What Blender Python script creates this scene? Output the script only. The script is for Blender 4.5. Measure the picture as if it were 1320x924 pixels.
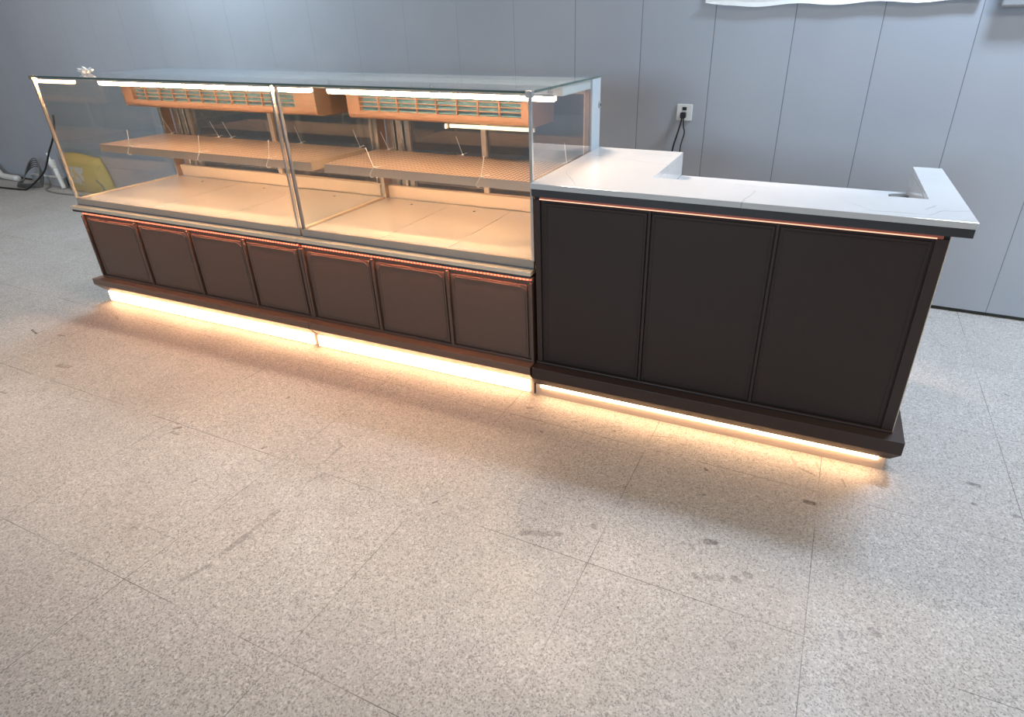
import bpy, bmesh, math, random
from mathutils import Vector, Matrix
random.seed(7)
scn = bpy.context.scene
for o in list(bpy.data.objects): bpy.data.objects.remove(o)
COL = scn.collection

# ---------------------------------------------------------------- camera
cd = bpy.data.cameras.new('camera'); cam = bpy.data.objects.new('camera', cd); COL.objects.link(cam)
W_, H_ = 1320.0, 924.0
F_, PX, PY = 789.15, 708.52, 439.98
yaw, pitch, roll = 0.4039, -0.4783, -0.0108
cy, sy, cp, sp = math.cos(yaw), math.sin(yaw), math.cos(pitch), math.sin(pitch)
fw = Vector((-sy*cp, cy*cp, sp)); r0 = Vector((cy, sy, 0)); u0 = r0.cross(fw)
rr = math.cos(roll)*r0 + math.sin(roll)*u0; uu = -math.sin(roll)*r0 + math.cos(roll)*u0
M = Matrix((rr, uu, -fw)).transposed().to_4x4(); M.translation = Vector((0.9361, -2.0495, 1.4129))
cam.matrix_world = M
cd.sensor_fit = 'HORIZONTAL'; cd.sensor_width = 36; cd.lens = F_/W_*36
cd.shift_x = (W_/2-PX)/W_; cd.shift_y = (PY-H_/2)/W_
cd.clip_start = 0.05; cd.clip_end = 100
scn.camera = cam

# ---------------------------------------------------------------- light
scn.view_settings.view_transform = 'Standard'; scn.view_settings.look = 'None'
scn.view_settings.gamma = 1; scn.view_settings.exposure = 0; scn.view_settings.use_curve_mapping = False
wd = bpy.data.worlds.new('world'); scn.world = wd; wd.use_nodes = True
wd.node_tree.nodes['Background'].inputs[0].default_value = (.92, .73, .48, 1)
wd.node_tree.nodes['Background'].inputs[1].default_value = 0.15

def area(name, loc, target, sx, sy_, power, col, spread=180):
    l = bpy.data.lights.new(name, 'AREA'); l.shape = 'RECTANGLE'; l.size = sx; l.size_y = sy_
    l.energy = power; l.color = col; l.spread = math.radians(spread)
    o = bpy.data.objects.new(name, l); COL.objects.link(o); o.location = loc
    d = Vector(target)-Vector(loc); o.rotation_euler = d.to_track_quat('-Z', 'Y').to_euler()
    return o
COOL = (0.86, 0.93, 1.0)
area('ceiling_lamp_right', (1.85, 1.10, 2.9), (1.85, 1.0, 0), 0.5, 0.2, 72, (.64, .80, 1.0))
area('ceiling_lamp_left', (-3.2, 1.10, 2.9), (-3.2, 1.0, 0), 0.5, 0.2, 54, (.78, .93, 1.0))
area('ceiling_lamp_front', (1.6, -2.6, 2.9), (1.9, -1.6, 0), 1.2, 0.6, 9, (1.0, 0.80, 0.55))
area('fill_lamp_far_right', (3.7, -.4, 2.9), (3.0, -.4, 0), 0.8, 0.4, 66, (1.0, .94, .86))  # unseen fill lamp added to brighten the floor right of the counter
area('fill_lamp_far_left', (-5.4, -.3, 2.9), (-4.8, -.1, 0), 0.8, 0.4, 25, (1.0, .9, .9))  # added fill with no known source, lifts the floor on the left
area('shop_window', (-1.5, -11, 2.3), (0.5, 1.6, 1.0), 3.5, 2.0, 380, (.56, .78, 1.0))
def spot(name, loc, target, power, col, ang, blend, rad, wide=1.0):
    l = bpy.data.lights.new(name, 'SPOT'); l.energy = power; l.color = col
    l.spot_size = math.radians(ang); l.spot_blend = blend; l.shadow_soft_size = rad
    o = bpy.data.objects.new(name, l); COL.objects.link(o); o.location = loc; o.scale.x = wide
    d = Vector(target)-Vector(loc); o.rotation_euler = d.to_track_quat('-Z', 'Y').to_euler()
LED_W = (1.0, 0.58, 0.30)
spot('floor_pool_spot', (-.6, 1.3, 2.9), (-.6, .3, 0), 330, (1.0, .79, .62), 52.4, .06, .22, 1.6)  # unseen spot added for a warm floor pool; cone edge shapes the dark corner

# ---------------------------------------------------------------- materials
class NT:
    def __init__(s, name):
        s.m = bpy.data.materials.new(name); s.m.use_nodes = True
        s.t = s.m.node_tree; s.t.nodes.clear()
        s.out = s.t.nodes.new('ShaderNodeOutputMaterial')
    def n(s, typ, **kw):
        x = s.t.nodes.new(typ)
        for k, v in kw.items(): setattr(x, k, v)
        return x
    def l(s, a, b): s.t.links.new(a, b)
    def math(s, op, a, b=None, c=None, clamp=False):
        x = s.n('ShaderNodeMath', operation=op, use_clamp=clamp)
        for i, v in enumerate((a, b, c)):
            if v is None: continue
            if isinstance(v, (int, float)): x.inputs[i].default_value = v
            else: s.l(v, x.inputs[i])
        return x.outputs[0]
    def vmath(s, op, a, b=None):
        x = s.n('ShaderNodeVectorMath', operation=op)
        for i, v in enumerate((a, b)):
            if v is None: continue
            if isinstance(v, (tuple, list)): x.inputs[i].default_value = v
            else: s.l(v, x.inputs[i])
        return x
    def mix(s, f, a, b):
        x = s.n('ShaderNodeMix', data_type='RGBA')
        for i, v in ((0, f), (6, a), (7, b)):
            if isinstance(v, (int, float)): x.inputs[i].default_value = v
            elif isinstance(v, tuple): x.inputs[i].default_value = v if len(v) == 4 else v+(1,)
            else: s.l(v, x.inputs[i])
        return x.outputs[2]
    def noise(s, vec, scale, detail=2, rough=.5):
        x = s.n('ShaderNodeTexNoise'); x.inputs['Scale'].default_value = scale
        x.inputs['Detail'].default_value = detail; x.inputs['Roughness'].default_value = rough
        if vec is not None: s.l(vec, x.inputs['Vector'])
        return x.outputs['Fac']
    def ramp(s, f, lo, hi, a=0., b=1.):
        x = s.n('ShaderNodeMapRange', interpolation_type='SMOOTHSTEP'); s.l(f, x.inputs[0])
        for i, v in enumerate((lo, hi, a, b)): x.inputs[i+1].default_value = v
        return x.outputs[0]
    def principled(s, **kw):
        p = s.n('ShaderNodeBsdfPrincipled'); s.l(p.outputs[0], s.out.inputs[0])
        for k, v in kw.items():
            i = p.inputs[k.replace('_', ' ')]
            if isinstance(v, (int, float)): i.default_value = v
            elif isinstance(v, tuple): i.default_value = v if len(v) == 4 else v+(1,)
            else: s.l(v, i)
        return p

def simple(name, col, rough=.5, metal=0., grain=0.06, gs=40, bump=0.0, stretch=None, spec=.5):
    t = NT(name); co = t.n('ShaderNodeTexCoord').outputs['Object']
    if stretch:
        mp = t.n('ShaderNodeMapping'); t.l(co, mp.inputs[0]); mp.inputs['Scale'].default_value = stretch; co = mp.outputs[0]
    f = t.noise(co, gs, 3)
    c = t.mix(f, tuple(v*(1-grain) for v in col), tuple(min(1, v*(1+grain)) for v in col))
    rg = t.ramp(f, 0.2, 0.8, rough*.85, rough*1.15)
    p = t.principled(Base_Color=c, Roughness=rg, Metallic=metal, Specular_IOR_Level=spec)
    if bump:
        b = t.n('ShaderNodeBump'); b.inputs['Strength'].default_value = bump; b.inputs['Distance'].default_value = .001
        t.l(f, b.inputs['Height']); t.l(b.outputs[0], p.inputs['Normal'])
    return t.m

def emissive(name, col, strength, pitch=None, duty=.6, base=(.7, .3, .25)):
    t = NT(name)
    e = t.n('ShaderNodeEmission'); e.inputs[0].default_value = col+(1,)
    if pitch:      # an LED tape: one diode every `pitch` metres
        co = t.n('ShaderNodeTexCoord').outputs['Object']; sx = t.n('ShaderNodeSeparateXYZ'); t.l(co, sx.inputs[0])
        f = t.math('FRACT', t.math('DIVIDE', sx.outputs[0], pitch))
        on = t.math('LESS_THAN', f, duty)
        t.l(t.math('MULTIPLY', on, strength), e.inputs[1])
        b = t.n('ShaderNodeBsdfDiffuse'); b.inputs[0].default_value = base+(1,)
        a = t.n('ShaderNodeAddShader'); t.l(e.outputs[0], a.inputs[0]); t.l(b.outputs[0], a.inputs[1]); t.l(a.outputs[0], t.out.inputs[0])
    else:
        e.inputs[1].default_value = strength; t.l(e.outputs[0], t.out.inputs[0])
    return t.m

def glass(name, tint=(.93, .95, .95), ior=1.5, boost=1.0):
    t = NT(name)
    fr = t.n('ShaderNodeFresnel'); g = t.n('ShaderNodeNewGeometry')
    t.l(t.ramp(g.outputs['Backfacing'], 0, 1, ior, 1/ior), fr.inputs[0])
    tr = t.n('ShaderNodeBsdfTransparent'); tr.inputs[0].default_value = tint+(1,)
    gl = t.n('ShaderNodeBsdfGlossy'); gl.inputs['Roughness'].default_value = 0.012; gl.inputs[0].default_value = (.95, .97, 1, 1)
    mx = t.n('ShaderNodeMixShader'); t.l(t.math('MULTIPLY', fr.outputs[0], boost, clamp=True), mx.inputs[0])
    t.l(tr.outputs[0], mx.inputs[1]); t.l(gl.outputs[0], mx.inputs[2]); t.l(mx.outputs[0], t.out.inputs[0])
    return t.m

M_brown = simple('brown_panel', (.145, .090, .068), .42, 0, .05, 30, spec=.3)
M_counter = simple('dark_counter_panel', (.042, .028, .024), .45, 0, .05, 30, spec=.25)
M_brown2 = simple('brown_trim', (.125, .080, .062), .38, 0, .05, 30)
M_counter2 = simple('dark_counter_trim', (.048, .032, .028), .42, 0, .05, 30, spec=.3)
M_dark = simple('dark_board', (.035, .033, .035), .5)
M_steel = simple('brushed_steel', (.62, .60, .57), .30, .85, .10, 60, .05, (1, 30, 30))
M_deck = simple('deck_steel', (.72, .69, .66), .24, .30, .08, 30, .03, (1, 40, 1))
M_chrome = simple('chrome_trim', (.72, .72, .70), .22, .9)
M_bronze = simple('bronze_steel', (.34, .24, .195), .34, .5, .1, 40)
M_unit = simple('bronze_vented_casing', (.30, .185, .135), .36, .3, .1, 40)
M_paint = simple('pale_painted_steel', (.82, .87, .88), .45)
M_cream = simple('pale_steel_ledge', (.80, .67, .52), .33, .2)
M_channel = simple('tan_steel_channel', (.44, .37, .31), .6, .0)
M_gasket = simple('grey_gasket', (.16, .17, .20), .6)
M_black = simple('black_plastic', (.012, .012, .014), .4)
M_white = simple('white_plastic', (.80, .80, .78), .4)
M_tie = simple('nylon_tie', (.85, .80, .76), .35)
M_grey = simple('grey_plastic', (.40, .42, .44), .5)
M_teal = simple('blue_film_fins', (.11, .27, .36), .25, .2, .8, 25, 0, (1, 1, 14))
M_kick = simple('kick_panel', (.50, .40, .32), .35)
M_edge = simple('glass_edge', (.10, .15, .14), .15, 0)
M_glass = glass('clear_glass', boost=1.7)
M_topglass = glass('top_glass', (.92, .95, .95), 1.7, 1.0)
M_rearglass = glass('rear_glass', (.52, .50, .48), 1.9, 1.6)
M_led = emissive('led_bar_diffuser', LED_W, 125)
M_kickled = emissive('kick_led_diffuser', LED_W, 27)
M_kickled2 = emissive('case_kick_led_diffuser', LED_W, 10.5)
M_shelfled = emissive('shelf_led_tape', LED_W, 88)
M_under = emissive('under_ledge_diodes', (1.0, .40, .23), 80)
M_tape = emissive('red_led_tape', (1.0, .34, .24), .55, .016, .5, (.26, .08, .06))
M_tapewarm = emissive('warm_led_line', (1.0, .52, .34), 1.6, None)
M_tapered = simple('copper_tape_backing', (.42, .12, .08), .4)

def stone():
    t = NT('white_veined_stone'); co = t.n('ShaderNodeTexCoord').outputs['Object']
    warp = t.n('ShaderNodeTexNoise'); warp.inputs['Scale'].default_value = 14; warp.inputs['Detail'].default_value = 3; t.l(co, warp.inputs['Vector'])
    off = t.vmath('SCALE', t.vmath('SUBTRACT', warp.outputs['Color'], (.5, .5, .5)).outputs[0]); off.inputs['Scale'].default_value = .03
    q = t.vmath('ADD', co, off.outputs[0]).outputs[0]
    s = t.n('ShaderNodeSeparateXYZ'); t.l(q, s.inputs[0]); X, Y = s.outputs[0], s.outputs[1]
    OX, OY = .69, .37      # the counter's base point
    segs = [((.005, .574), (.16, .555)), ((.16, .555), (.30, .49)), ((.30, .49), (.40, .47)), ((.69, .225), (.80, .215)),
            ((.745, -.02), (.765, .15)), ((.69, .158), (.72, .20)), ((1.10, .02), (1.28, .03)), ((1.28, .03), (1.32, .09)), ((1.32, .09), (1.41, .12)),
            ((1.27, .09), (1.31, .15)), ((.25, .68), (.36, .66)), ((.05, .2), (.16, .02)), ((1.05, .12), (1.12, .02))]
    best = None
    for (ax, ay), (bx, by) in segs:
        ax -= OX; bx -= OX; ay -= OY; by -= OY
        dx, dy = bx-ax, by-ay; L = dx*dx+dy*dy
        px = t.math('SUBTRACT', X, ax); py = t.math('SUBTRACT', Y, ay)
        h = t.math('DIVIDE', t.math('ADD', t.math('MULTIPLY', px, dx), t.math('MULTIPLY', py, dy)), L, clamp=True)
        ex = t.math('SUBTRACT', px, t.math('MULTIPLY', h, dx)); ey = t.math('SUBTRACT', py, t.math('MULTIPLY', h, dy))
        d = t.math('SQRT', t.math('ADD', t.math('MULTIPLY', ex, ex), t.math('MULTIPLY', ey, ey)))
        best = d if best is None else t.math('MINIMUM', best, d)
    f = t.ramp(best, .0006, .0045, 1, 0)
    f = t.math('MULTIPLY', f, t.ramp(t.noise(co, 9), .3, .65, .15, .8))
    c0 = t.mix(t.ramp(t.noise(co, 5, 4), .4, .8), (.61, .62, .63), (.57, .585, .60))
    t.principled(Base_Color=t.mix(f, c0, (.36, .38, .37)), Roughness=.13)
    return t.m
M_stone = stone()

def perforated():
    t = NT('perforated_shelf_steel'); co = t.n('ShaderNodeTexCoord').outputs['Object']
    s = t.n('ShaderNodeSeparateXYZ'); t.l(co, s.inputs[0])
    u = t.math('SUBTRACT', t.math('FRACT', t.math('DIVIDE', s.outputs[0], .020)), .5)
    v = t.math('SUBTRACT', t.math('FRACT', t.math('DIVIDE', s.outputs[1], .026)), .5)
    r = t.math('SQRT', t.math('ADD', t.math('MULTIPLY', u, u), t.math('MULTIPLY', v, v)))
    hole = t.ramp(r, .36, .40, 1, 0)
    g = t.n('ShaderNodeNewGeometry'); sn = t.n('ShaderNodeSeparateXYZ'); t.l(g.outputs['Normal'], sn.inputs[0])
    hole = t.math('MULTIPLY', hole, t.math('GREATER_THAN', sn.outputs[2], .9))
    f = t.noise(co, 20, 2)
    t.principled(Base_Color=t.mix(hole, t.mix(f, (.80, .64, .52), (.84, .68, .56)), (.14, .09, .07)), Roughness=.30, Metallic=t.math('MULTIPLY_ADD', hole, -.6, .65))
    return t.m
M_perf = perforated()

# floor: 0.6 m terrazzo tiles
TX, TY, TS, TTH = -.097, -1.393, .6003, -.0282
STAINS = [  # x, y, half length, half width, angle, darkness
    (0.842, -0.59, 0.0247, 0.0122, 0.28, 0.75), (1.111, -0.291, 0.0219, 0.0099, -0.08, 0.8), (1.625, 0.015, 0.0211, 0.0095, -0.17, 0.75),
    (1.611, -0.094, 0.011, 0.007, 0.0, 0.7), (1.722, -0.109, 0.0151, 0.0099, 0.29, 0.7), (-0.508, -1.147, 0.054, 0.0123, 1.47, 0.45),
    (-0.5, -1.047, 0.0701, 0.0099, 1.49, 0.28), (-0.525, -1.277, 0.0452, 0.0099, 1.21, 0.4), (0.345, -0.755, 0.0716, 0.0111, 0.36, 0.42),
    (1.209, -0.786, 0.0174, 0.007, -1.28, 0.45), (1.289, -0.745, 0.0185, 0.011, -0.64, 0.5), (0.828, -0.739, 0.0205, 0.0111, -0.44, 0.35),
    (0.873, -0.726, 0.0329, 0.0112, 0.26, 0.3), (0.935, -0.706, 0.0187, 0.0111, -0.4, 0.42), (0.962, -0.677, 0.0164, 0.0099, 0.0, 0.45),
    (0.791, -0.629, 0.0196, 0.0058, -0.76, 0.35), (-0.039, -0.759, 0.0126, 0.0054, 0.98, 0.7), (-1.22, -0.783, 0.0172, 0.0087, 0.7, 0.7),
    (-1.196, -0.812, 0.0267, 0.0082, -0.05, 0.5), (-2.166, -0.63, 0.046, 0.0152, 0.13, 0.5), (-2.7, -0.45, 0.0437, 0.0058, -0.27, 0.95),
    (-2.664, -0.44, 0.0249, 0.0054, 1.6, 0.6), (-0.8, -0.75, 0.0124, 0.0041, 1.0, 0.9), (0.021, -0.128, 0.0163, 0.0082, 0.38, 0.55),
    (0.133, -0.262, 0.0101, 0.0058, -0.36, 0.75), (0.231, -0.148, 0.0091, 0.0041, -0.1, 0.6), (0.393, -0.15, 0.0099, 0.0054, -0.11, 0.6),
    (0.766, -0.249, 0.0101, 0.0058, -0.79, 0.85), (0.36, -0.136, 0.059, 0.0054, 0.44, 0.35), (0.57, -0.117, 0.0529, 0.0041, 0.23, 0.45),
    (0.673, -0.133, 0.0284, 0.0082, 0.25, 0.3), (1.05, -0.079, 0.0271, 0.007, -1.11, 0.35), (1.097, -0.126, 0.0337, 0.0058, -0.37, 0.45),
    (1.131, -0.077, 0.0232, 0.0058, -1.25, 0.35), (1.211, -0.068, 0.0224, 0.0047, 0.17, 0.35), (1.217, -0.144, 0.0232, 0.0047, -1.24, 0.5),
    (0.488, -0.662, 0.0148, 0.0099, -0.42, 0.4), (-0.017, -1.213, 0.0429, 0.0042, -1.32, 0.22), (0.128, -1.215, 0.0377, 0.0022, -0.87, 0.3),
    (-0.554, -0.616, 0.0327, 0.007, -0.65, 0.4), (-0.53, -0.683, 0.0577, 0.0066, -1.5, 0.3), (-0.495, -0.809, 0.035, 0.0058, -1.96, 0.32),
    (-0.495, -0.875, 0.0437, 0.0041, -1.29, 0.35), (-2.457, -0.167, 0.0413, 0.0082, -0.5, 0.4), (-2.515, -0.425, 0.0294, 0.0076, 0.18, 0.55),
    (-0.976, -0.441, 0.0124, 0.0054, 1.57, 0.5), (-0.883, -0.99, 0.0119, 0.0058, 1.14, 0.4), (-1.022, -1.111, 0.0227, 0.0054, 0.85, 0.2),
    (0.465, -1.293, 0.007, 0.0045, 0.0, 0.6), (0.65, -0.927, 0.0065, 0.0029, -0.98, 0.75), (0.322, -0.541, 0.0114, 0.0029, -0.87, 0.7),
    (0.953, -0.924, 0.0134, 0.0091, -0.95, 0.3), (0.784, -0.975, 0.0162, 0.0063, 0.86, 0.3), (1.233, -0.876, 0.0127, 0.007, -0.27, 0.28),
    (1.454, -0.583, 0.0175, 0.0099, -1.02, 0.22), (0.142, -1.04, 0.0163, 0.0081, -0.66, 0.18), (0.216, -1.278, 0.0181, 0.0086, -0.32, 0.22),
    (0.952, -1.03, 0.0098, 0.006, -0.4, 0.3), (-0.875, -1.219, 0.0305, 0.0169, -0.3, 0.18), (-0.181, -1.243, 0.0296, 0.0135, -0.28, 0.16),
    (1.854, 0.722, 0.013, 0.0066, -0.79, 0.75), (1.597, -0.307, 0.0287, 0.0087, 0.0, 0.22), (1.33, -0.119, 0.0159, 0.0041, -0.64, 0.4),
    (-2.173, -0.884, 0.0258, 0.0058, 0.05, 0.6), (-2.067, -0.122, 0.0619, 0.0058, 1.12, 0.25), (1.336, 0.016, 0.0592, 0.014, -0.51, 0.3),
    (-1.787, -0.792, 0.0527, 0.0041, 0.06, 0.3),
]
def floor_mat():
    t = NT('terrazzo_floor'); co = t.n('ShaderNodeTexCoord').outputs['Object']
    mp = t.n('ShaderNodeMapping', vector_type='TEXTURE'); t.l(co, mp.inputs[0])
    mp.inputs['Location'].default_value = (TX, TY, 0); mp.inputs['Rotation'].default_value = (0, 0, TTH); mp.inputs['Scale'].default_value = (TS, TS, 1)
    s = t.n('ShaderNodeSeparateXYZ'); t.l(mp.outputs[0], s.inputs[0])
    def near(o):
        f = t.math('FRACT', t.math('ADD', o, 100)); return t.math('MINIMUM', f, t.math('SUBTRACT', 1, f))
    d = t.math('MULTIPLY', t.math('MINIMUM', near(s.outputs[0]), near(s.outputs[1])), TS)
    seam = t.ramp(d, .0006, .0018, 1, 0)
    seam = t.math('MULTIPLY', seam, t.ramp(t.noise(co, 3.2, 3), .36, .62, .15, .75))
    tv = t.n('ShaderNodeTexWhiteNoise', noise_dimensions='2D'); fl = t.vmath('FLOOR', mp.outputs[0]); t.l(fl.outputs[0], tv.inputs[0])
    v1 = t.n('ShaderNodeTexVoronoi'); v1.inputs['Scale'].default_value = 270; t.l(co, v1.inputs['Vector'])
    v2 = t.n('ShaderNodeTexVoronoi'); v2.inputs['Scale'].default_value = 170; t.l(co, v2.inputs['Vector'])
    c1 = t.n('ShaderNodeSeparateXYZ'); t.l(v1.outputs['Color'], c1.inputs[0])
    c2 = t.n('ShaderNodeSeparateXYZ'); t.l(v2.outputs['Color'], c2.inputs[0])
    col = t.mix(c1.outputs[0], (.40, .385, .37), (.56, .545, .53))
    dark = t.math('MULTIPLY', t.math('GREATER_THAN', c1.outputs[1], .80), .62)
    col = t.mix(dark, col, (.16, .15, .145))
    col = t.mix(t.math('MULTIPLY', t.math('GREATER_THAN', c2.outputs[1], .90), .5), col, (.72, .71, .69))
    col = t.mix(t.math('MULTIPLY', tv.outputs[0], .10), col, (.38, .35, .33))
    g1 = t.ramp(t.noise(co, 1.3, 5, .6), .35, .75, 0, .28)
    col = t.mix(g1, col, (.33, .30, .28))
    smg = t.ramp(t.noise(co, 7, 5, .7), .58, .74, 0, .35)
    col = t.mix(smg, col, (.26, .24, .22))
    vs = t.n('ShaderNodeTexVoronoi'); vs.inputs['Scale'].default_value = 5.5; t.l(co, vs.inputs['Vector'])
    warp = t.math('MULTIPLY_ADD', t.noise(co, 30, 3), .05, -.02)
    spots = t.ramp(t.math('ADD', vs.outputs['Distance'], warp), .02, .045, .6, 0)
    col = t.mix(spots, col, (.12, .11, .10))
    nz = t.math('MULTIPLY_ADD', t.noise(co, 26, 3), .018, -.009)
    s2 = t.n('ShaderNodeSeparateXYZ'); t.l(co, s2.inputs[0]); best = None
    for (x, y, a, b, an, k) in STAINS:
        if k <= 0: continue
        ca, sa = math.cos(an), math.sin(an)
        px = t.math('SUBTRACT', s2.outputs[0], x); py = t.math('SUBTRACT', s2.outputs[1], y)
        lx = t.math('ADD', t.math('MULTIPLY', px, ca), t.math('MULTIPLY', py, sa))
        ly = t.math('SUBTRACT', t.math('MULTIPLY', py, ca), t.math('MULTIPLY', px, sa))
        ex = t.math('MAXIMUM', t.math('SUBTRACT', t.math('ABSOLUTE', lx), max(a-b, 0)), 0)
        dd = t.math('SQRT', t.math('ADD', t.math('MULTIPLY', ex, ex), t.math('MULTIPLY', ly, ly)))
        m = t.ramp(t.math('ADD', dd, t.math('MULTIPLY', nz, min(1, b/.01))), b*.6, b*1.15, k, 0)
        best = m if best is None else t.math('MAXIMUM', best, m)
    if best is not None:
        best = t.math('MULTIPLY', best, t.ramp(t.noise(co, 60, 2), .3, .6, .45, 1))
        col = t.mix(best, col, (.10, .085, .08))
    col = t.mix(seam, col, (.07, .06, .055))
    t.principled(Base_Color=col, Roughness=t.ramp(t.noise(co, 4, 4), .3, .7, .42, .60), Specular_IOR_Level=.4)
    return t.m

WA = -.0269; WY = 1.6437
def wall_mat():
    t = NT('grey_wall_panels'); co = t.n('ShaderNodeTexCoord').outputs['Object']
    s = t.n('ShaderNodeSeparateXYZ'); t.l(co, s.inputs[0])
    f = t.math('FRACT', t.math('DIVIDE', t.math('ADD', s.outputs[0], .467+39.7), .397))
    d = t.math('MULTIPLY', t.math('MINIMUM', f, t.math('SUBTRACT', 1, f)), .397)
    seam = t.ramp(d, .0008, .0028, 1, 0)
    seam = t.math('MULTIPLY', seam, t.ramp(s.outputs[0], -1.1, -.4, .25, .75))
    n = t.noise(co, 1.1, 4, .55)
    c = t.mix(t.ramp(n, .3, .7), (.37, .40, .455), (.41, .44, .49))
    c = t.mix(seam, c, (.10, .11, .13))
    b = t.n('ShaderNodeBump'); b.inputs['Strength'].default_value = .5; b.inputs['Distance'].default_value = .002
    t.l(t.ramp(d, .0, .004, 0, 1), b.inputs['Height'])
    p = t.principled(Base_Color=c, Roughness=.42, Specular_IOR_Level=.35)
    t.l(b.outputs[0], p.inputs['Normal'])
    return t.m

# ---------------------------------------------------------------- mesh helpers
def bx(bm, x0, x1, y0, y1, z0, z1):
    v = [bm.verts.new(p) for p in ((x0,y0,z0),(x1,y0,z0),(x1,y1,z0),(x0,y1,z0),(x0,y0,z1),(x1,y0,z1),(x1,y1,z1),(x0,y1,z1))]
    for f in ((0,3,2,1),(4,5,6,7),(0,1,5,4),(1,2,6,5),(2,3,7,6),(3,0,4,7)): bm.faces.new([v[i] for i in f])
    return bm
def loft(bm, rings):
    """rings of equal length, closed both ends"""
    vs = [[bm.verts.new(p) for p in r] for r in rings]; n = len(rings[0])
    for a, b in zip(vs, vs[1:]):
        for i in range(n): bm.faces.new((a[i], a[(i+1) % n], b[(i+1) % n], b[i]))
    bm.faces.new(vs[0][::-1]); bm.faces.new(vs[-1])
def rects(bm, L):
    loft(bm, [[(x0,y0,z),(x1,y0,z),(x1,y1,z),(x0,y1,z)] for (x0,x1,y0,y1,z) in L])
def prism_x(bm, prof, x0, x1):
    loft(bm, [[(x0, y, z) for y, z in prof], [(x1, y, z) for y, z in prof]])
def prism_z(bm, poly, z0, z1):
    loft(bm, [[(x, y, z0) for x, y in poly], [(x, y, z1) for x, y in poly]])
def tube(bm, pts, r, seg=8, closed=False):
    pts = [Vector(p) for p in pts]; n = len(pts); rings = []
    prev = None
    for i, p in enumerate(pts):
        a = pts[(i-1) % n] if (i or closed) else p; b = pts[(i+1) % n] if (i < n-1 or closed) else p
        d = (b-a).normalized()
        if prev is None:
            q = Vector((0, 0, 1)) if abs(d.z) < .9 else Vector((1, 0, 0)); nx = d.cross(q).normalized()
        else: nx = (prev-d*prev.dot(d)).normalized()
        prev = nx; ny = d.cross(nx)
        ri = r[i] if isinstance(r, (list, tuple)) else r
        rings.append([bm.verts.new(p+ri*(math.cos(2*math.pi*k/seg)*nx+math.sin(2*math.pi*k/seg)*ny)) for k in range(seg)])
    pr = list(zip(rings, rings[1:]))
    if closed: pr.append((rings[-1], rings[0]))
    for a, b in pr:
        for k in range(seg): bm.faces.new((a[k], a[(k+1) % seg], b[(k+1) % seg], b[k]))
    if not closed: bm.faces.new(rings[0][::-1]); bm.faces.new(rings[-1])
def spline(pts, n=8):
    P = [Vector(p) for p in pts]; P = [2*P[0]-P[1]]+P+[2*P[-1]-P[-2]]; out = []
    for i in range(1, len(P)-2):
        for k in range(n):
            t = k/n; a, b, c, d = P[i-1:i+3]
            out.append(.5*((2*b)+(c-a)*t+(2*a-5*b+4*c-d)*t*t+(3*b-a-3*c+d)*t**3))
    out.append(P[-2]); return out
def BM(): return bmesh.new()
def obj(name, bm, mat, parent=None, bevel=0, label=None, smooth=False):
    """mesh given in world coordinates, stored relative to its thing's base"""
    off = Vector((0, 0, 0))
    if parent is not None:
        q = parent
        while q: off += q.location; q = q.parent
        bmesh.ops.translate(bm, verts=bm.verts, vec=-off)
    bmesh.ops.recalc_face_normals(bm, faces=bm.faces)
    me = bpy.data.meshes.new(name); bm.to_mesh(me); bm.free()
    me.materials.append(mat)
    if smooth:
        for p in me.polygons: p.use_smooth = True
    o = bpy.data.objects.new(name, me); COL.objects.link(o)
    if parent is not None: o.parent = parent
    if bevel:
        b = o.modifiers.new('bevel', 'BEVEL'); b.width = bevel; b.segments = 2; b.limit_method = 'ANGLE'
    if label: o['label'] = label
    return o
def thing(name, label, cat, loc=(0, 0, 0), group=None):
    o = bpy.data.objects.new(name, None); COL.objects.link(o); o.location = loc; o.empty_display_size = .1
    return tag(o, label, cat, group)
def tag(o, label, cat, group=None):
    o['label'] = label; o['category'] = cat
    if group: o['group'] = group
    return o
def recenter(o):
    """put a single-mesh thing's origin at its base"""
    me = o.data; xs = [v.co for v in me.vertices]
    c = Vector((sum(v.x for v in xs)/len(xs), sum(v.y for v in xs)/len(xs), min(v.z for v in xs)))
    me.transform(Matrix.Translation(-c)); o.location = c
    return o
def single(name, bm, mat, label, cat, group=None, bevel=0, smooth=False):
    o = obj(name, bm, mat, None, bevel, None, smooth); recenter(o); return tag(o, label, cat, group)
def struct(name, bm, mat, **k):
    o = obj(name, bm, mat, **k); o['kind'] = 'structure'; return o
def box(name, dims, mat, parent=None, bevel=.0012, label=None):
    return obj(name, bx(BM(), *dims), mat, parent, bevel, label)

#@@SETTING
# ---------------------------------------------------------------- setting
struct('floor', bx(BM(), -9, 6, -7, 1.95, -.08, 0), floor_mat())
wl = struct('wall_back', bx(BM(), -9, 6, 0, .12, .022, 3.2), wall_mat())
wl.location = (0, WY, 0); wl.rotation_euler = (0, 0, WA)
def wallpt(s, z=0, out=0.0):      # point on the wall face, `out` metres in front of it
    return Vector((s*math.cos(WA)+out*math.sin(WA), WY+s*math.sin(WA)-out*math.cos(WA), z))
tr = struct('trim_1', bx(BM(), -9, 6, .012, .11, 0, .0222), simple('dark_base_gap', (.05, .05, .045), .8))
tr.location = (0, WY, 0); tr.rotation_euler = (0, 0, WA)

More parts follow.
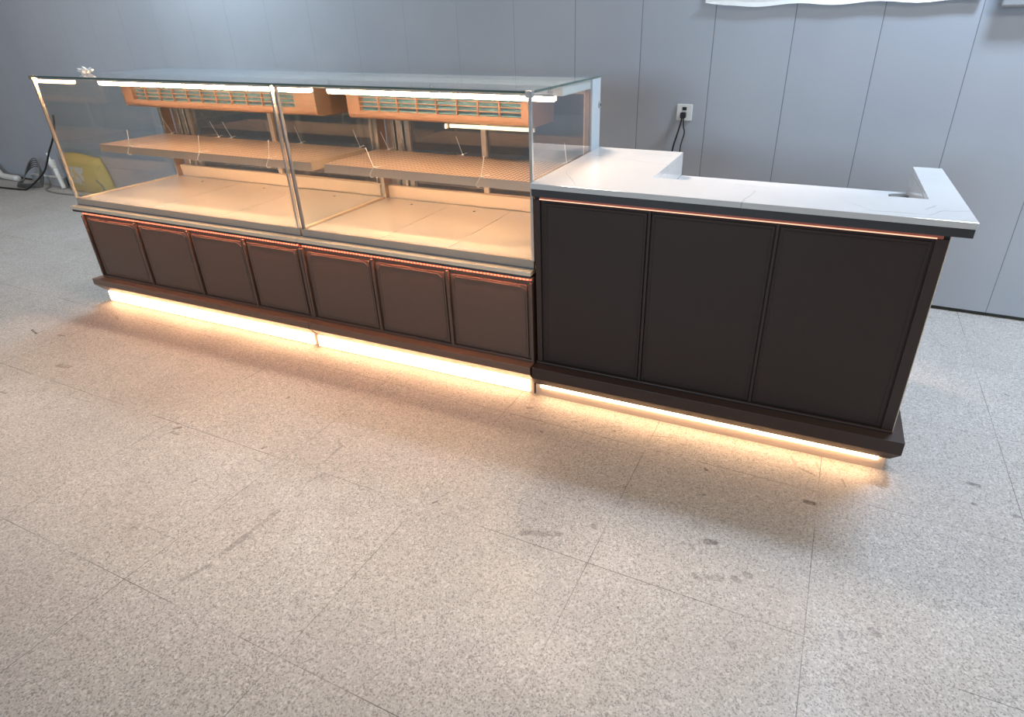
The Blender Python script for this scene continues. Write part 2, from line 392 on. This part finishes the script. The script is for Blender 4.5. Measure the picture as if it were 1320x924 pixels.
#@@CASES
# ---------------------------------------------------------------- display cases
G0, GT = .588, 1.200     # glass bottom and top
GRP = 'refrigerated cake display cases'
def case(x0, x1, panels, label, left_glass, right_glass, grid, boxx, ledx, shelfx, seams, screws, first):
    t = thing('display_case', label, 'display case', ((x0+x1)/2, .37, 0), GRP)
    bl = x0+(.04 if left_glass else .0015); br = x1-(.003 if right_glass else .0015)
    # carcass
    box('body', (bl, br, .004, .735, .10, .527), M_brown, t, .002)
    # panels with chamfered beading
    for (a, b) in panels:
        z0, z1 = .165, .492
        p = box('front_panel', (a, b, -.004, .004, z0, z1), M_brown, t, .0015)
        c = .016; m = .010
        ring = []
        for k, (cx, cz, sx, sz) in enumerate(((a+m, z0+m, 1, 1), (b-m, z0+m, -1, 1), (b-m, z1-m, -1, -1), (a+m, z1-m, 1, -1))):
            pa, pb = (cx, cz+sz*c), (cx+sx*c, cz)
            ring += [pa, pb] if k in (0, 2) else [pb, pa]
        bm = BM(); tube(bm, [(x, -.0042, z) for x, z in ring], .0024, 6, True)
        obj('beading', bm, M_brown2, p)
    edges = [bl+.004]+[(panels[i][1]+panels[i+1][0])/2 for i in range(len(panels)-1)]+[br-.004]
    for i, e in enumerate(edges):
        w = .012 if 0 < i < len(edges)-1 else .010
        e2 = min(max(e, bl+w/2), br-w/2)
        box('stile', (e2-w/2, e2+w/2, -.012, .004, .158, .505), M_brown2, t, .0015)
    box('bottom_rail', (bl, br, -.010, .004, .146, .158), M_brown2, t, .002)
    # plinth
    pl = x0+(.005 if left_glass else .001); bm = BM()
    rects(bm, [(pl+.02, x1-.001, -.025, .74, .075), (pl, x1-.001, -.055, .745, .112), (pl, x1-.001, -.055, .745, .146)])
    obj('plinth', bm, simple('lit_brown_plinth', (.17, .105, .075), .4), t, .002)  # brown raised above the trim tone to carry the diode glow on top
    box('kick_panel', (pl+.05, x1-.001, -.018, .70, 0, .075), M_kick, t, 0)
    k0 = pl+.055 if left_glass else x0+.012
    box('kick_light', (k0, x1-.018, -.026, -.018, .010, .066), M_kickled2, t, .001, 'warm white light strip')
    # ledge under the glass
    ll = x0-.003 if left_glass else x0+.0005
    box('dark_trim', (ll+.004, x1-.004, -.022, .735, .527, .540), M_dark, t)
    box('ledge', (ll, x1-.001, -.026, .74, .540, .557), M_cream, t, .0015)
    box('gasket', (ll+.01, x1-.002, .010, .018, .557, .561), M_gasket, t, 0)
    ls = box('light_strip', (bl+.005, br-.006, -.0065, .005, .513, .5225), M_tape, t, 0, 'red glowing LED strip')
    box('diode_row', (bl+.008, br-.010, -.0132, -.0078, .5245, .5269), M_under, ls, 0)
    # deck
    gx0 = x0+.006; gx1 = x1-.004
    box('glass_channel', (gx0, gx1, .014, .030, .557, .592), M_channel, t, .001)
    xs = [gx0+.006]+seams+[gx1-.006]
    for a, b in zip(xs, xs[1:]):
        d = box('deck_panel', (a+.0012, b-.0012, .034, .655, .557, .586), M_deck, t, .0015)
    for e in seams: box('seam_glare_strip', (e-.0011, e+.0011, .034, .655, .560, .5855), M_chrome, t, 0)  # chrome slivers added as glare along the deck seams
    for sx in screws:
        bm = BM(); loft(bm, [[(sx+.006*math.cos(k*math.pi/4), .575+.006*math.sin(k*math.pi/4), z) for k in range(8)] for z in (.585, .5885)])
        obj('screw', bm, M_black, t)
    # glass
    box('front_glass', (gx0+.012, gx1-.012, .020, .026, G0, GT), M_glass, t, 0)
    tg = box('top_glass', (x0+.001, x1-.001, .012, .775, GT, GT+.008), M_topglass, t, 0)
    bm = BM(); bx(bm, x0+.0005, x1-.0005, .0105, .012, GT, GT+.008)
    if right_glass: bx(bm, x1-.001, x1+.0005, .0105, .775, GT, GT+.008)
    obj('glass_edge', bm, M_edge, tg)
    def post(a, b, m=M_chrome):
        return box('corner_post', (a, b, .013, .028, .590, GT), m, t, .001)
    if left_glass:
        box('side_glass', (x0+.003, x0+.009, .028, .70, G0, GT), M_glass, t, 0)
        post(x0, x0+.010)
        box('side_rail', (x0+.001, x0+.014, .030, .66, .584, .592), M_cream, t, .001)
        box('corner_cap', (x0-.006, x0+.016, .006, .034, GT-.012, GT+.010), M_chrome, t, .002)
        post(x1-.016, x1-.007)
    if right_glass:
        box('side_glass', (x1-.009, x1-.003, .028, .70, G0, GT), M_glass, t, 0)
        post(x1-.012, x1-.001)
        box('corner_cap', (x1-.020, x1+.004, .006, .034, GT-.014, GT+.010), M_chrome, t, .002)
        post(x0+.012, x0+.020, M_gasket)
        box('divider_glass', (x0-.003, x0+.003, .030, .64, G0, GT-.002), M_glass, t, 0)
        box('divider_rail', (x0-.007, x0+.007, .032, .64, .584, .594), M_cream, t, .001)
    # hood over the cooling unit
    box('hood', (x0+.012, x1-.012, .34, .742, 1.160, 1.198), M_paint, t, .002)
    # rear frame
    if right_glass:
        q = box('rear_post', (x1-.012, x1-.002, .665, .775, .586, GT-.001), simple('grey_painted_post', (.46, .54, .60), .5), t, .001)
        bm = BM(); tube(bm, [(x1-.003, .76, 1.086), (x1+.004, .76, 1.086)], [.013, .013], 16)
        obj('lock', bm, M_grey, q)
        bm = BM(); tube(bm, [(x1+.0035, .76, 1.086), (x1+.0055, .76, 1.086)], [.007, .007], 12)
        obj('keyhole', bm, M_black, q)
        box('rear_post', (x1-.035, x1-.014, .66, .70, .586, 1.16), M_bronze, t)
    a = x0+.012 if left_glass else x0+.006
    box('rear_post', (a, a+.014, .635, .70, .586, 1.16), M_bronze, t)
    bm = BM(); bx(bm, a-.001, a+.016, .628, .636, .586, 1.16); obj('post_edge', bm, M_chrome, t, .001)
    for i, (o0, o1, yy) in enumerate(((.02, .055, .700), (.062, .074, .694), (.080, .105, .704), (.112, .124, .694), (.130, .160, .706))):
        box('door_jamb', (a+o0, a+o1, yy, yy+.02, .586, 1.16), M_chrome if i % 2 else M_steel, t)
    if left_glass:
        for i, (o0, o1, yy) in enumerate(((.02, .045, .700), (.055, .068, .694))):
            box('door_jamb', (x1-o1-.01, x1-o0-.01, yy, yy+.02, .586, 1.16), M_chrome if i % 2 else M_steel, t)
    box('rear_rail', (x0+.012, x1-.036, .665, .69, .586, .650), M_cream, t)
    xm = (x0+x1)/2
    for k, (c0, c1, yy) in enumerate(((x0+.03, xm+.015, .722), (xm-.015, x1-.04, .736))):
        bm = BM(); w = .028
        for dd in ((c0, c0+w, .600, 1.16), (c1-w, c1, .600, 1.16), (c0+w, c1-w, .600, .640), (c0+w, c1-w, 1.13, 1.16)):
            bx(bm, dd[0], dd[1], yy, yy+.012, dd[2], dd[3])
        d = obj('sliding_door', bm, M_cream, t, .001)
        box('pane', (c0+w, c1-w, yy+.004, yy+.008, .640, 1.13), M_rearglass, d, 0)
    box('back_panel', (x0+.012, x1-.014, .745, .76, .557, .61), M_steel, t)
    # cooling unit
    b0, b1 = boxx; yb = .40; bm = BM()
    g0, g1, gz0, gz1, ncol = grid
    # front plate built around the opening
    bx(bm, b0, b1, yb+.03, .64, 1.024, 1.160)
    fr = [(b0, g0, 1.046, 1.160), (g1, b1, 1.046, 1.160), (g0, g1, gz1, 1.160), (g0, g1, 1.046, gz0)]
    for q in fr: bx(bm, q[0], q[1], yb, yb+.03, q[2], q[3])
    prism_x(bm, [(yb, 1.046), (yb+.004, 1.035), (yb+.014, 1.027), (yb+.03, 1.024), (yb+.03, 1.046)], b0, b1)
    u = obj('cooling_unit', bm, M_unit, t, 0, 'bronze coloured vented box')
    bm = BM(); cw = (g1-g0)/ncol
    for k in range(1, ncol): bx(bm, g0+k*cw-.003, g0+k*cw+.003, yb+.001, yb+.012, gz0, gz1)
    rh = (gz1-gz0)/4
    for k in range(1, 4): bx(bm, g0, g1, yb+.002, yb+.012, gz0+k*rh-.0019, gz0+k*rh+.0019)
    obj('grille', bm, M_unit, u)
    bm = BM(); n = 90
    bx(bm, g0, g1, yb+.024, yb+.0305, gz0, gz1)
    obj('fins', bm, M_teal, u, 0, 'blue tinted cooling fins')
    # light bar
    l0, l1 = ledx
    bm = BM(); prism_x(bm, [(.256, 1.166), (.256, 1.174), (.289, 1.174), (.289, 1.150), (.2855, 1.150), (.2855, 1.166)], l0, l1)
    lb = obj('light_bar', bm, M_grey, t, .0005)
    bm = BM(); prism_x(bm, [(.260, 1.1655), (.262, 1.152), (.268, 1.147), (.276, 1.147), (.282, 1.152), (.284, 1.1655)], l0+.006, l1-.006)
    obj('diffuser', bm, M_led, lb, 0, 'glowing warm white tube')
    for e in (l0+.02, (l0+l1)/2, l1-.02): box('bracket', (e-.008, e+.008, .266, .278, 1.174, 1.200), M_chrome, lb, 0)
    # shelf
    s0, s1 = shelfx
    bm = BM()
    for dd in ((s0, s1, .20, .60, .843, .850), (s0, s1, .20, .204, .812, .8435), (s0, s1, .596, .60, .812, .8435), (s0, s0+.004, .2035, .5965, .812, .8435), (s1-.004, s1, .2035, .5965, .812, .8435)): bx(bm, *dd)
    sh = obj('shelf', bm, M_perf, t, 0, 'perforated bronze coloured shelf')
    box('shelf_light', (s0+.02, s1-.02, .214, .224, .836, .843), M_shelfled, sh, 0, 'warm LED strip under the shelf')
    for e in (s0+.006, s1-.03):
        bm = BM(); prism_x(bm, [(.30, .812), (.634, .775), (.634, .812)], e, e+.006); obj('bracket', bm, M_bronze, sh)
    return t
caseL = case(-2.763, -1.181, [(-2.690,-2.322), (-2.286,-1.936), (-1.900,-1.560), (-1.524,-1.215)],
     'four-panel brown glass cake display case at the left end of the row', True, False,
     (-2.602, -1.452, 1.062, 1.140, 11), (-2.68, -1.32), (-2.65, -1.215), (-2.71, -1.225),
     [-2.20, -1.72], [-2.46, -1.97, -1.46], True)
caseR = case(-1.181, -.006, [(-1.150,-.800), (-.764,-.418), (-.382,-.034)],
     'three-panel brown glass cake display case in the middle, touching the stone-topped counter', False, True,
     (-1.060, -.230, 1.062, 1.140, 8), (-1.13, -.18), (-1.12, -.022), (-1.15, -.050),
     [-.76, -.415], [-.957, -.587], False)
# made-up pale strip under the right cooling unit, in place of an unidentified bar
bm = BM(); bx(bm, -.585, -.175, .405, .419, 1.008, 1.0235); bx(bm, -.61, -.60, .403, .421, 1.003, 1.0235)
obj('standin_strip', bm, simple('pale_green_strip', (.70, .80, .76), .25), caseR, .001, 'pale green stand-in strip under the vented box')

#@@COUNTER
# ---------------------------------------------------------------- cash counter
ct = thing('cash_counter', 'dark brown U-shaped cash counter with white veined stone top, right of the display cases', 'counter', (.69, .37, 0))
XL, XR, YF, YB, YI = -.004, 1.397, -.0185, .770, .231
WLi, WRi = .389, 1.296
U = [(XL, YF), (XR, YF), (XR, YB), (WRi, YB), (WRi, YI), (WLi, YI), (WLi, YB), (XL, YB)]
def U_off(d): return [(XL+d, YF+d), (XR-d, YF+d), (XR-d, YB-d), (WRi+d, YB-d), (WRi+d, YI-d), (WLi-d, YI-d), (WLi-d, YB-d), (XL+d, YB-d)]
bm = BM(); prism_z(bm, U, .880, .900); obj('worktop', bm, M_stone, ct, .0015, 'white stone top with grey veins')
bm = BM(); prism_z(bm, U_off(.004), .853, .880); obj('dark_trim', bm, M_dark, ct, 0)
bm = BM()
for (a, b, c, d) in ((WLi-.0035, WLi+.0005, YI, YB-.001), (WRi-.0005, WRi+.0035, YI, YB-.001), (WLi, WRi, YI-.0035, YI+.0005)):
    bx(bm, a, b, c, d, .7985, .880)
obj('upstand', bm, M_stone, ct, 0)
bm = BM(); bx(bm, WLi+.001, WRi-.001, YI+.001, YB, .778, .798); obj('lower_worktop', bm, M_stone, ct, .001)
bm = BM(); loft(bm, [[(1.262+r*math.cos(k*math.pi/10), .69+r*.8*math.sin(k*math.pi/10), z) for k in range(20)] for r, z in ((.036, .798), (.036, .8015), (.030, .803))])
obj('cable_hole_cover', bm, simple('grey_grommet', (.20, .20, .19), .35, .5), ct)
bx0, bx1 = .004, 1.341
box('body', (bx0, bx1, .004, .75, .12, .777), M_counter, ct, .002)
bm = BM(); prism_z(bm, [(bx0, .004), (bx1, .004), (bx1, YB-.02), (WRi+.006, YB-.02), (WRi+.006, YI-.008), (WLi-.006, YI-.008), (WLi-.006, YB-.02), (bx0, YB-.02)], .777, .853)
obj('upper_body', bm, M_counter, ct)
for a, b in ((.046, .434), (.452, .856), (.872, 1.300)):
    p = box('front_panel', (a, b, -.003, .004, .168, .828), M_counter, ct, .0015)
    bm = BM(); e = .010
    tube(bm, [(a+e, -.0035, .168+e), (b-e, -.0035, .168+e), (b-e, -.0035, .828-e), (a+e, -.0035, .828-e)], .0015, 6, True)
    obj('beading', bm, M_counter2, p)
for e, w in ((.018, .022), (.443, .009), (.864, .009), (1.322, .034)):
    box('stile', (e-w/2, e+w/2, -.0055, .004, .160, .840), M_counter2, ct, .0015)
box('bottom_rail', (bx0, bx1, -.012, .004, .150, .160), M_counter2, ct, .003)
box('rim_light_strip', (bx1, bx1+.0022, .000, .03, .150, .853), M_cream, ct, 0)  # added cream sliver standing for rim light along the right corner
box('light_strip_backing', (.030, 1.322, -.010, .004, .8415, .8525), M_tapered, ct, 0)
box('light_strip', (.030, 1.306, -.0125, -.0095, .8415, .8445), M_tapewarm, ct, 0, 'thin glowing warm LED line')
bm = BM(); rects(bm, [(.002, 1.352, -.032, .75, .062), (.002, 1.378, -.055, .775, .100), (.002, 1.378, -.055, .775, .1505)])
obj('plinth', bm, M_counter2, ct, .0015)
box('kick_panel', (.002, 1.342, -.018, .70, 0, .062), M_kick, ct, 0)
box('kick_light', (.028, 1.318, -.027, -.018, .044, .062), M_kickled, ct, .001, 'warm white light strip')

#@@SMALL
# ---------------------------------------------------------------- zip ties
def tie(x, y, z, lean, tail, label, group, front):
    bm = BM()
    top = Vector((x+lean, y+(.0 if front else 0), z+.088))
    tube(bm, spline([(x, y, z+.004), (x+lean*.5, y, z+.045), top], 4), .0016, 6)
    bx(bm, x-.003, x+.003, y-.003, y+.003, z, z+.008)
    if front:
        tube(bm, spline([(x, y-.001, z+.003), (x-.012, y-.004, z-.012), (x-.022, y-.005, z-.030), (x-.016, y-.004, z-.040), (x-.012, y+.02, z-.0395)], 4), .0015, 6)
    else:
        tube(bm, spline([(x, y, z+.003), (x-.010, y-.010, z+.002), (x-.016, y-.014, z+.0018)], 4), .0015, 6)
    tube(bm, spline([(x, y, z+.003), (x+tail*.6, y+.004, z+.010), (x+tail, y+.010, z+.012)], 4), .0013, 6)
    single('zip_tie', bm, M_tie, label, 'zip tie', group, smooth=True)
fl = ['first', 'second', 'third', 'first', 'last']
FT = 'zip ties looped over the front shelf edges'
tie(-2.455, .197, .851, .02, .07, 'white zip tie on the front edge of the left shelf, near its left end', FT, True)
tie(-1.935, .197, .851, .02, .05, 'white zip tie at the middle of the left shelf front edge', FT, True)
tie(-1.475, .197, .851, .02, .04, 'white zip tie on the left shelf front edge, just left of the mullion', FT, True)
tie(-.865, .197, .851, -.03, .06, 'white zip tie on the front edge of the right shelf, near its left end', FT, True)
tie(-.325, .197, .851, .02, .04, 'white zip tie on the front edge of the right shelf, near its right end', FT, True)
BT = 'zip ties standing along the back shelf edges'
for x, ln, lab in ((-2.63, -.05, 'leaning white zip tie at rear left corner of left shelf, by the steel post'),
                   (-2.25, -.045, 'leaning white zip tie, left of the close pair behind the left shelf'),
                   (-2.15, -.045, 'leaning white zip tie, right of the close pair behind the left shelf'),
                   (-1.64, -.03, 'white zip tie behind the left shelf, seen just right of the front mullion'),
                   (-1.25, -.03, 'white zip tie at rear right corner of left shelf, before the divider'),
                   (-1.07, -.04, 'leaning white zip tie at the rear left corner of the right shelf'),
                   (-.64, -.03, 'white zip tie at the back of the right shelf, left of the thin door stile'),
                   (-.10, -.01, 'white zip tie by the rear right steel post')):
    tie(x, .592, .851, ln, .02, lab, BT, False)

# crumpled clear wrap on the glass top
bm = BM(); bmesh.ops.create_icosphere(bm, subdivisions=3, radius=1)
for v in bm.verts:
    d = v.co.normalized(); k = 1+.28*math.sin(5*d.x+3*d.z)*math.cos(6*d.y)+random.uniform(-.20, .20)
    v.co = Vector((d.x*.036*k-2.62, d.y*.028*k+.20, 1.2085+max(0, (d.z+.8)*.015*k)))
single('crumpled_wrap', bm, simple('clear_wrap', (.85, .86, .88), .12, .1, .2, 90), 'small crumpled ball of clear wrap on the glass top near its left end', 'plastic wrap')

# ---------------------------------------------------------------- wall things
def wallbox(bm, s0, s1, z0, z1, o0, o1):
    for f, zz in ((0, 0),):
        P = []
        for z in (z0, z1):
            P.append([wallpt(s0, z, o1), wallpt(s1, z, o1), wallpt(s1, z, o0), wallpt(s0, z, o0)])
        loft(bm, P)
ot = thing('wall_outlet', 'square white wall outlet plate behind the counter, black plug in it', 'outlet', wallpt(.208, .918))
bm = BM(); wallbox(bm, .165, .251, .918, 1.004, 0, .009); obj('plate', bm, M_white, ot, .002)
bm = BM(); wallbox(bm, .196, .220, .972, .990, .009, .0115); obj('socket', bm, M_black, ot, .001)
cb = thing('power_cable', 'black plug with two thin black cables hanging from the wall outlet down behind the counter', 'cable', wallpt(.19, 0))
bm = BM(); wallbox(bm, .192, .222, .932, .964, .0095, .045); obj('plug', bm, M_black, cb, .006)
bm = BM()
tube(bm, spline([wallpt(.203, .935, .035), wallpt(.198, .90, .04), wallpt(.180, .83, .035), wallpt(.160, .74, .03), wallpt(.14, .5, .03), wallpt(.12, .2, .03), wallpt(.10, .006, .05)], 6), .0048, 8)
obj('cable', bm, M_black, cb, smooth=True)
bm = BM()
tube(bm, spline([wallpt(.212, .935, .035), wallpt(.217, .89, .04), wallpt(.224, .855, .035), wallpt(.211, .80, .03), wallpt(.206, .74, .03), wallpt(.20, .45, .03), wallpt(.22, .2, .03), wallpt(.25, .006, .05)], 6), .0036, 8)
obj('cable', bm, M_black, cb, smooth=True)
# white board with its lower edge slightly curled
bm = BM(); n = 24; top = []; bot = []
rows = []
for j, z in enumerate((0, .02, .3, .6)):
    row = []
    for i in range(n+1):
        s = .27+i/n*1.235; sag = (.006*math.sin(i*.9)+.008*(i/n)) if j < 2 else 0
        cl = .02*max(0, 1-i/1.5) if j == 0 else 0
        row.append(wallpt(s, 1.483+z+sag+cl, .010+(.012 if j == 0 else 0)))
    rows.append(row)
f = [[bm.verts.new(p) for p in r] for r in rows]; b = [[bm.verts.new(p+Vector((0, .006, 0))) for p in r] for r in rows]
for j in range(3):
    for i in range(n):
        bm.faces.new((f[j][i], f[j][i+1], f[j+1][i+1], f[j+1][i])); bm.faces.new((b[j][i], b[j+1][i], b[j+1][i+1], b[j][i+1]))
for i in range(n):
    bm.faces.new((f[0][i], b[0][i], b[0][i+1], f[0][i+1])); bm.faces.new((f[3][i], f[3][i+1], b[3][i+1], b[3][i]))
for j in range(3):
    bm.faces.new((f[j][0], f[j+1][0], b[j+1][0], b[j][0])); bm.faces.new((f[j][n], b[j][n], b[j+1][n], f[j+1][n]))
single('wall_poster', bm, M_white, 'wide blank white sheet with a wavy lower edge, high on the back wall', 'poster')
bm = BM(); wallbox(bm, 1.575, 1.80, 1.458, 1.62, .001, .05)
single('wall_box', bm, simple('grey_metal_box', (.30, .32, .35), .5), 'grey wall-mounted box at the top right, beside the white sheet', 'box', bevel=.01)

# ---------------------------------------------------------------- clutter by the wall on the left
bm = BM()   # yellow sack leaning on the wall
n = 14; m = 10; F = []; Bk = []
for j in range(m+1):
    v = j/m; rf = []; rb = []
    for i in range(n+1):
        u = i/n; s = -5.84+u*(.62-.10*v)+.02*math.sin(3*v)
        bulge = .10*(max(0, math.sin(math.pi*u))**.3)*(max(0, math.sin(math.pi*min(1, .12+v*.88)))**.3)+.004*math.sin(9*u+7*v)
        z = .004+v*.335+.012*math.sin(5*u)*v
        rf.append(bm.verts.new(wallpt(s, z, .045+bulge-.02*v))); rb.append(bm.verts.new(wallpt(s, z, .012)))
    F.append(rf); Bk.append(rb)
for j in range(m):
    for i in range(n):
        bm.faces.new((F[j][i], F[j][i+1], F[j+1][i+1], F[j+1][i])); bm.faces.new((Bk[j][i], Bk[j+1][i], Bk[j+1][i+1], Bk[j][i+1]))
    bm.faces.new((F[j][0], F[j+1][0], Bk[j+1][0], Bk[j][0])); bm.faces.new((F[j][n], Bk[j][n], Bk[j+1][n], F[j+1][n]))
for i in range(n):
    bm.faces.new((F[0][i], Bk[0][i], Bk[0][i+1], F[0][i+1])); bm.faces.new((F[m][i], F[m][i+1], Bk[m][i+1], Bk[m][i]))
def sack_mat():
    t = NT('yellow_sack_print'); co = t.n('ShaderNodeTexCoord').outputs['Object']
    s = t.n('ShaderNodeSeparateXYZ'); t.l(co, s.inputs[0])
    a = t.math('MULTIPLY', t.math('LESS_THAN', t.math('ABSOLUTE', t.math('ADD', s.outputs[0], .06)), .14), t.math('LESS_THAN', t.math('ABSOLUTE', t.math('SUBTRACT', s.outputs[2], .16)), .08))
    nz = t.ramp(t.noise(co, 16, 3), .42, .52)
    c = t.mix(t.math('MULTIPLY', a, nz), (.62, .44, .10), (.62, .62, .58))
    c = t.mix(t.ramp(t.noise(co, 22, 4), .55, .7, 0, .35), c, (.30, .22, .07))
    t.principled(Base_Color=c, Roughness=.55); return t.m
single('yellow_sack', bm, sack_mat(), 'yellow sack with a pale print leaning on the wall, seen through the left glass', 'sack', smooth=True)
# power strip with white adaptor
ps = thing('power_strip', 'pale grey trunking box lying along the wall foot beside the yellow sack', 'power strip', (-6.2, 1.76, 0))
bm = BM(); wallbox(bm, -6.50, -5.98, 0, .085, .012, .055); obj('housing', bm, M_grey, ps, .004)
bm = BM(); wallbox(bm, -6.50, -5.98, .085, .09, .010, .058); obj('lid', bm, M_white, ps, .002)
bm = BM(); tube(bm, spline([(-5.975, 1.70, .345), (-5.965, 1.70, .30), (-5.955, 1.70, .272)], 5), [.008]*5+[.012]*5+[.030], 10)
tube(bm, spline([(-5.955, 1.70, .28), (-5.945, 1.70, .23), (-5.935, 1.70, .20)], 4), [.032]*5+[.027]*4, 10)
tube(bm, spline([(-5.935, 1.70, .21), (-5.915, 1.70, .10), (-5.90, 1.70, .004)], 4), [.022]*4+[.020]*5, 10)
single('white_pipe', bm, M_white, 'stubby white pipe fitting standing at the wall foot behind the display case', 'pipe', smooth=True)
bm = BM(); tube(bm, spline([(-5.52, 1.62, .72), (-5.56, 1.62, .62), (-5.64, 1.61, .50), (-5.76, 1.60, .37), (-5.84, 1.60, .28), (-5.95, 1.60, .18), (-6.10, 1.56, .07), (-6.20, 1.52, .009), (-6.35, 1.50, .009), (-6.52, 1.49, .009), (-6.75, 1.48, .009), (-7.1, 1.48, .007)], 6), .008, 8)
single('black_cable', bm, M_black, 'black cable running down behind the case then left along the floor', 'cable', smooth=True)
bm = BM()
for k in range(5):
    r = .17-.012*k; cxx, cyy = -6.34+.015*k, 1.66-.006*k
    tube(bm, [(cxx+r*math.cos(a), cyy+.10*math.sin(a), .010+.012*k+(.17+.01*k)*max(0, math.sin(a))) for a in [2*math.pi*i/28 for i in range(28)]], .005, 6, True)
single('cable_coil', bm, simple('grey_cable', (.13, .13, .125), .5), 'tangled loop of dark grey cable at the wall foot', 'cable', smooth=True)
bm = BM(); tube(bm, spline([(-6.12, 1.70, .006), (-6.02, 1.60, .006), (-5.80, 1.55, .006), (-5.55, 1.56, .006), (-5.30, 1.60, .006), (-5.18, 1.62, .02), (-5.12, 1.60, .10), (-5.16, 1.58, .17)], 6), .008, 8)
single('grey_cable', bm, simple('pale_cable', (.22, .21, .19), .5), 'thin grey cable curving along the floor in front of the yellow sack', 'cable', smooth=True)
bm = BM(); tube(bm, spline([(-7.18, 1.78, .22), (-7.10, 1.77, .12), (-7.02, 1.76, .045), (-6.90, 1.76, .030), (-6.72, 1.75, .030)], 5), .030, 12)
single('white_elbow_pipe', bm, M_white, 'white elbow pipe coming off the wall at the far left edge', 'pipe', smooth=True)
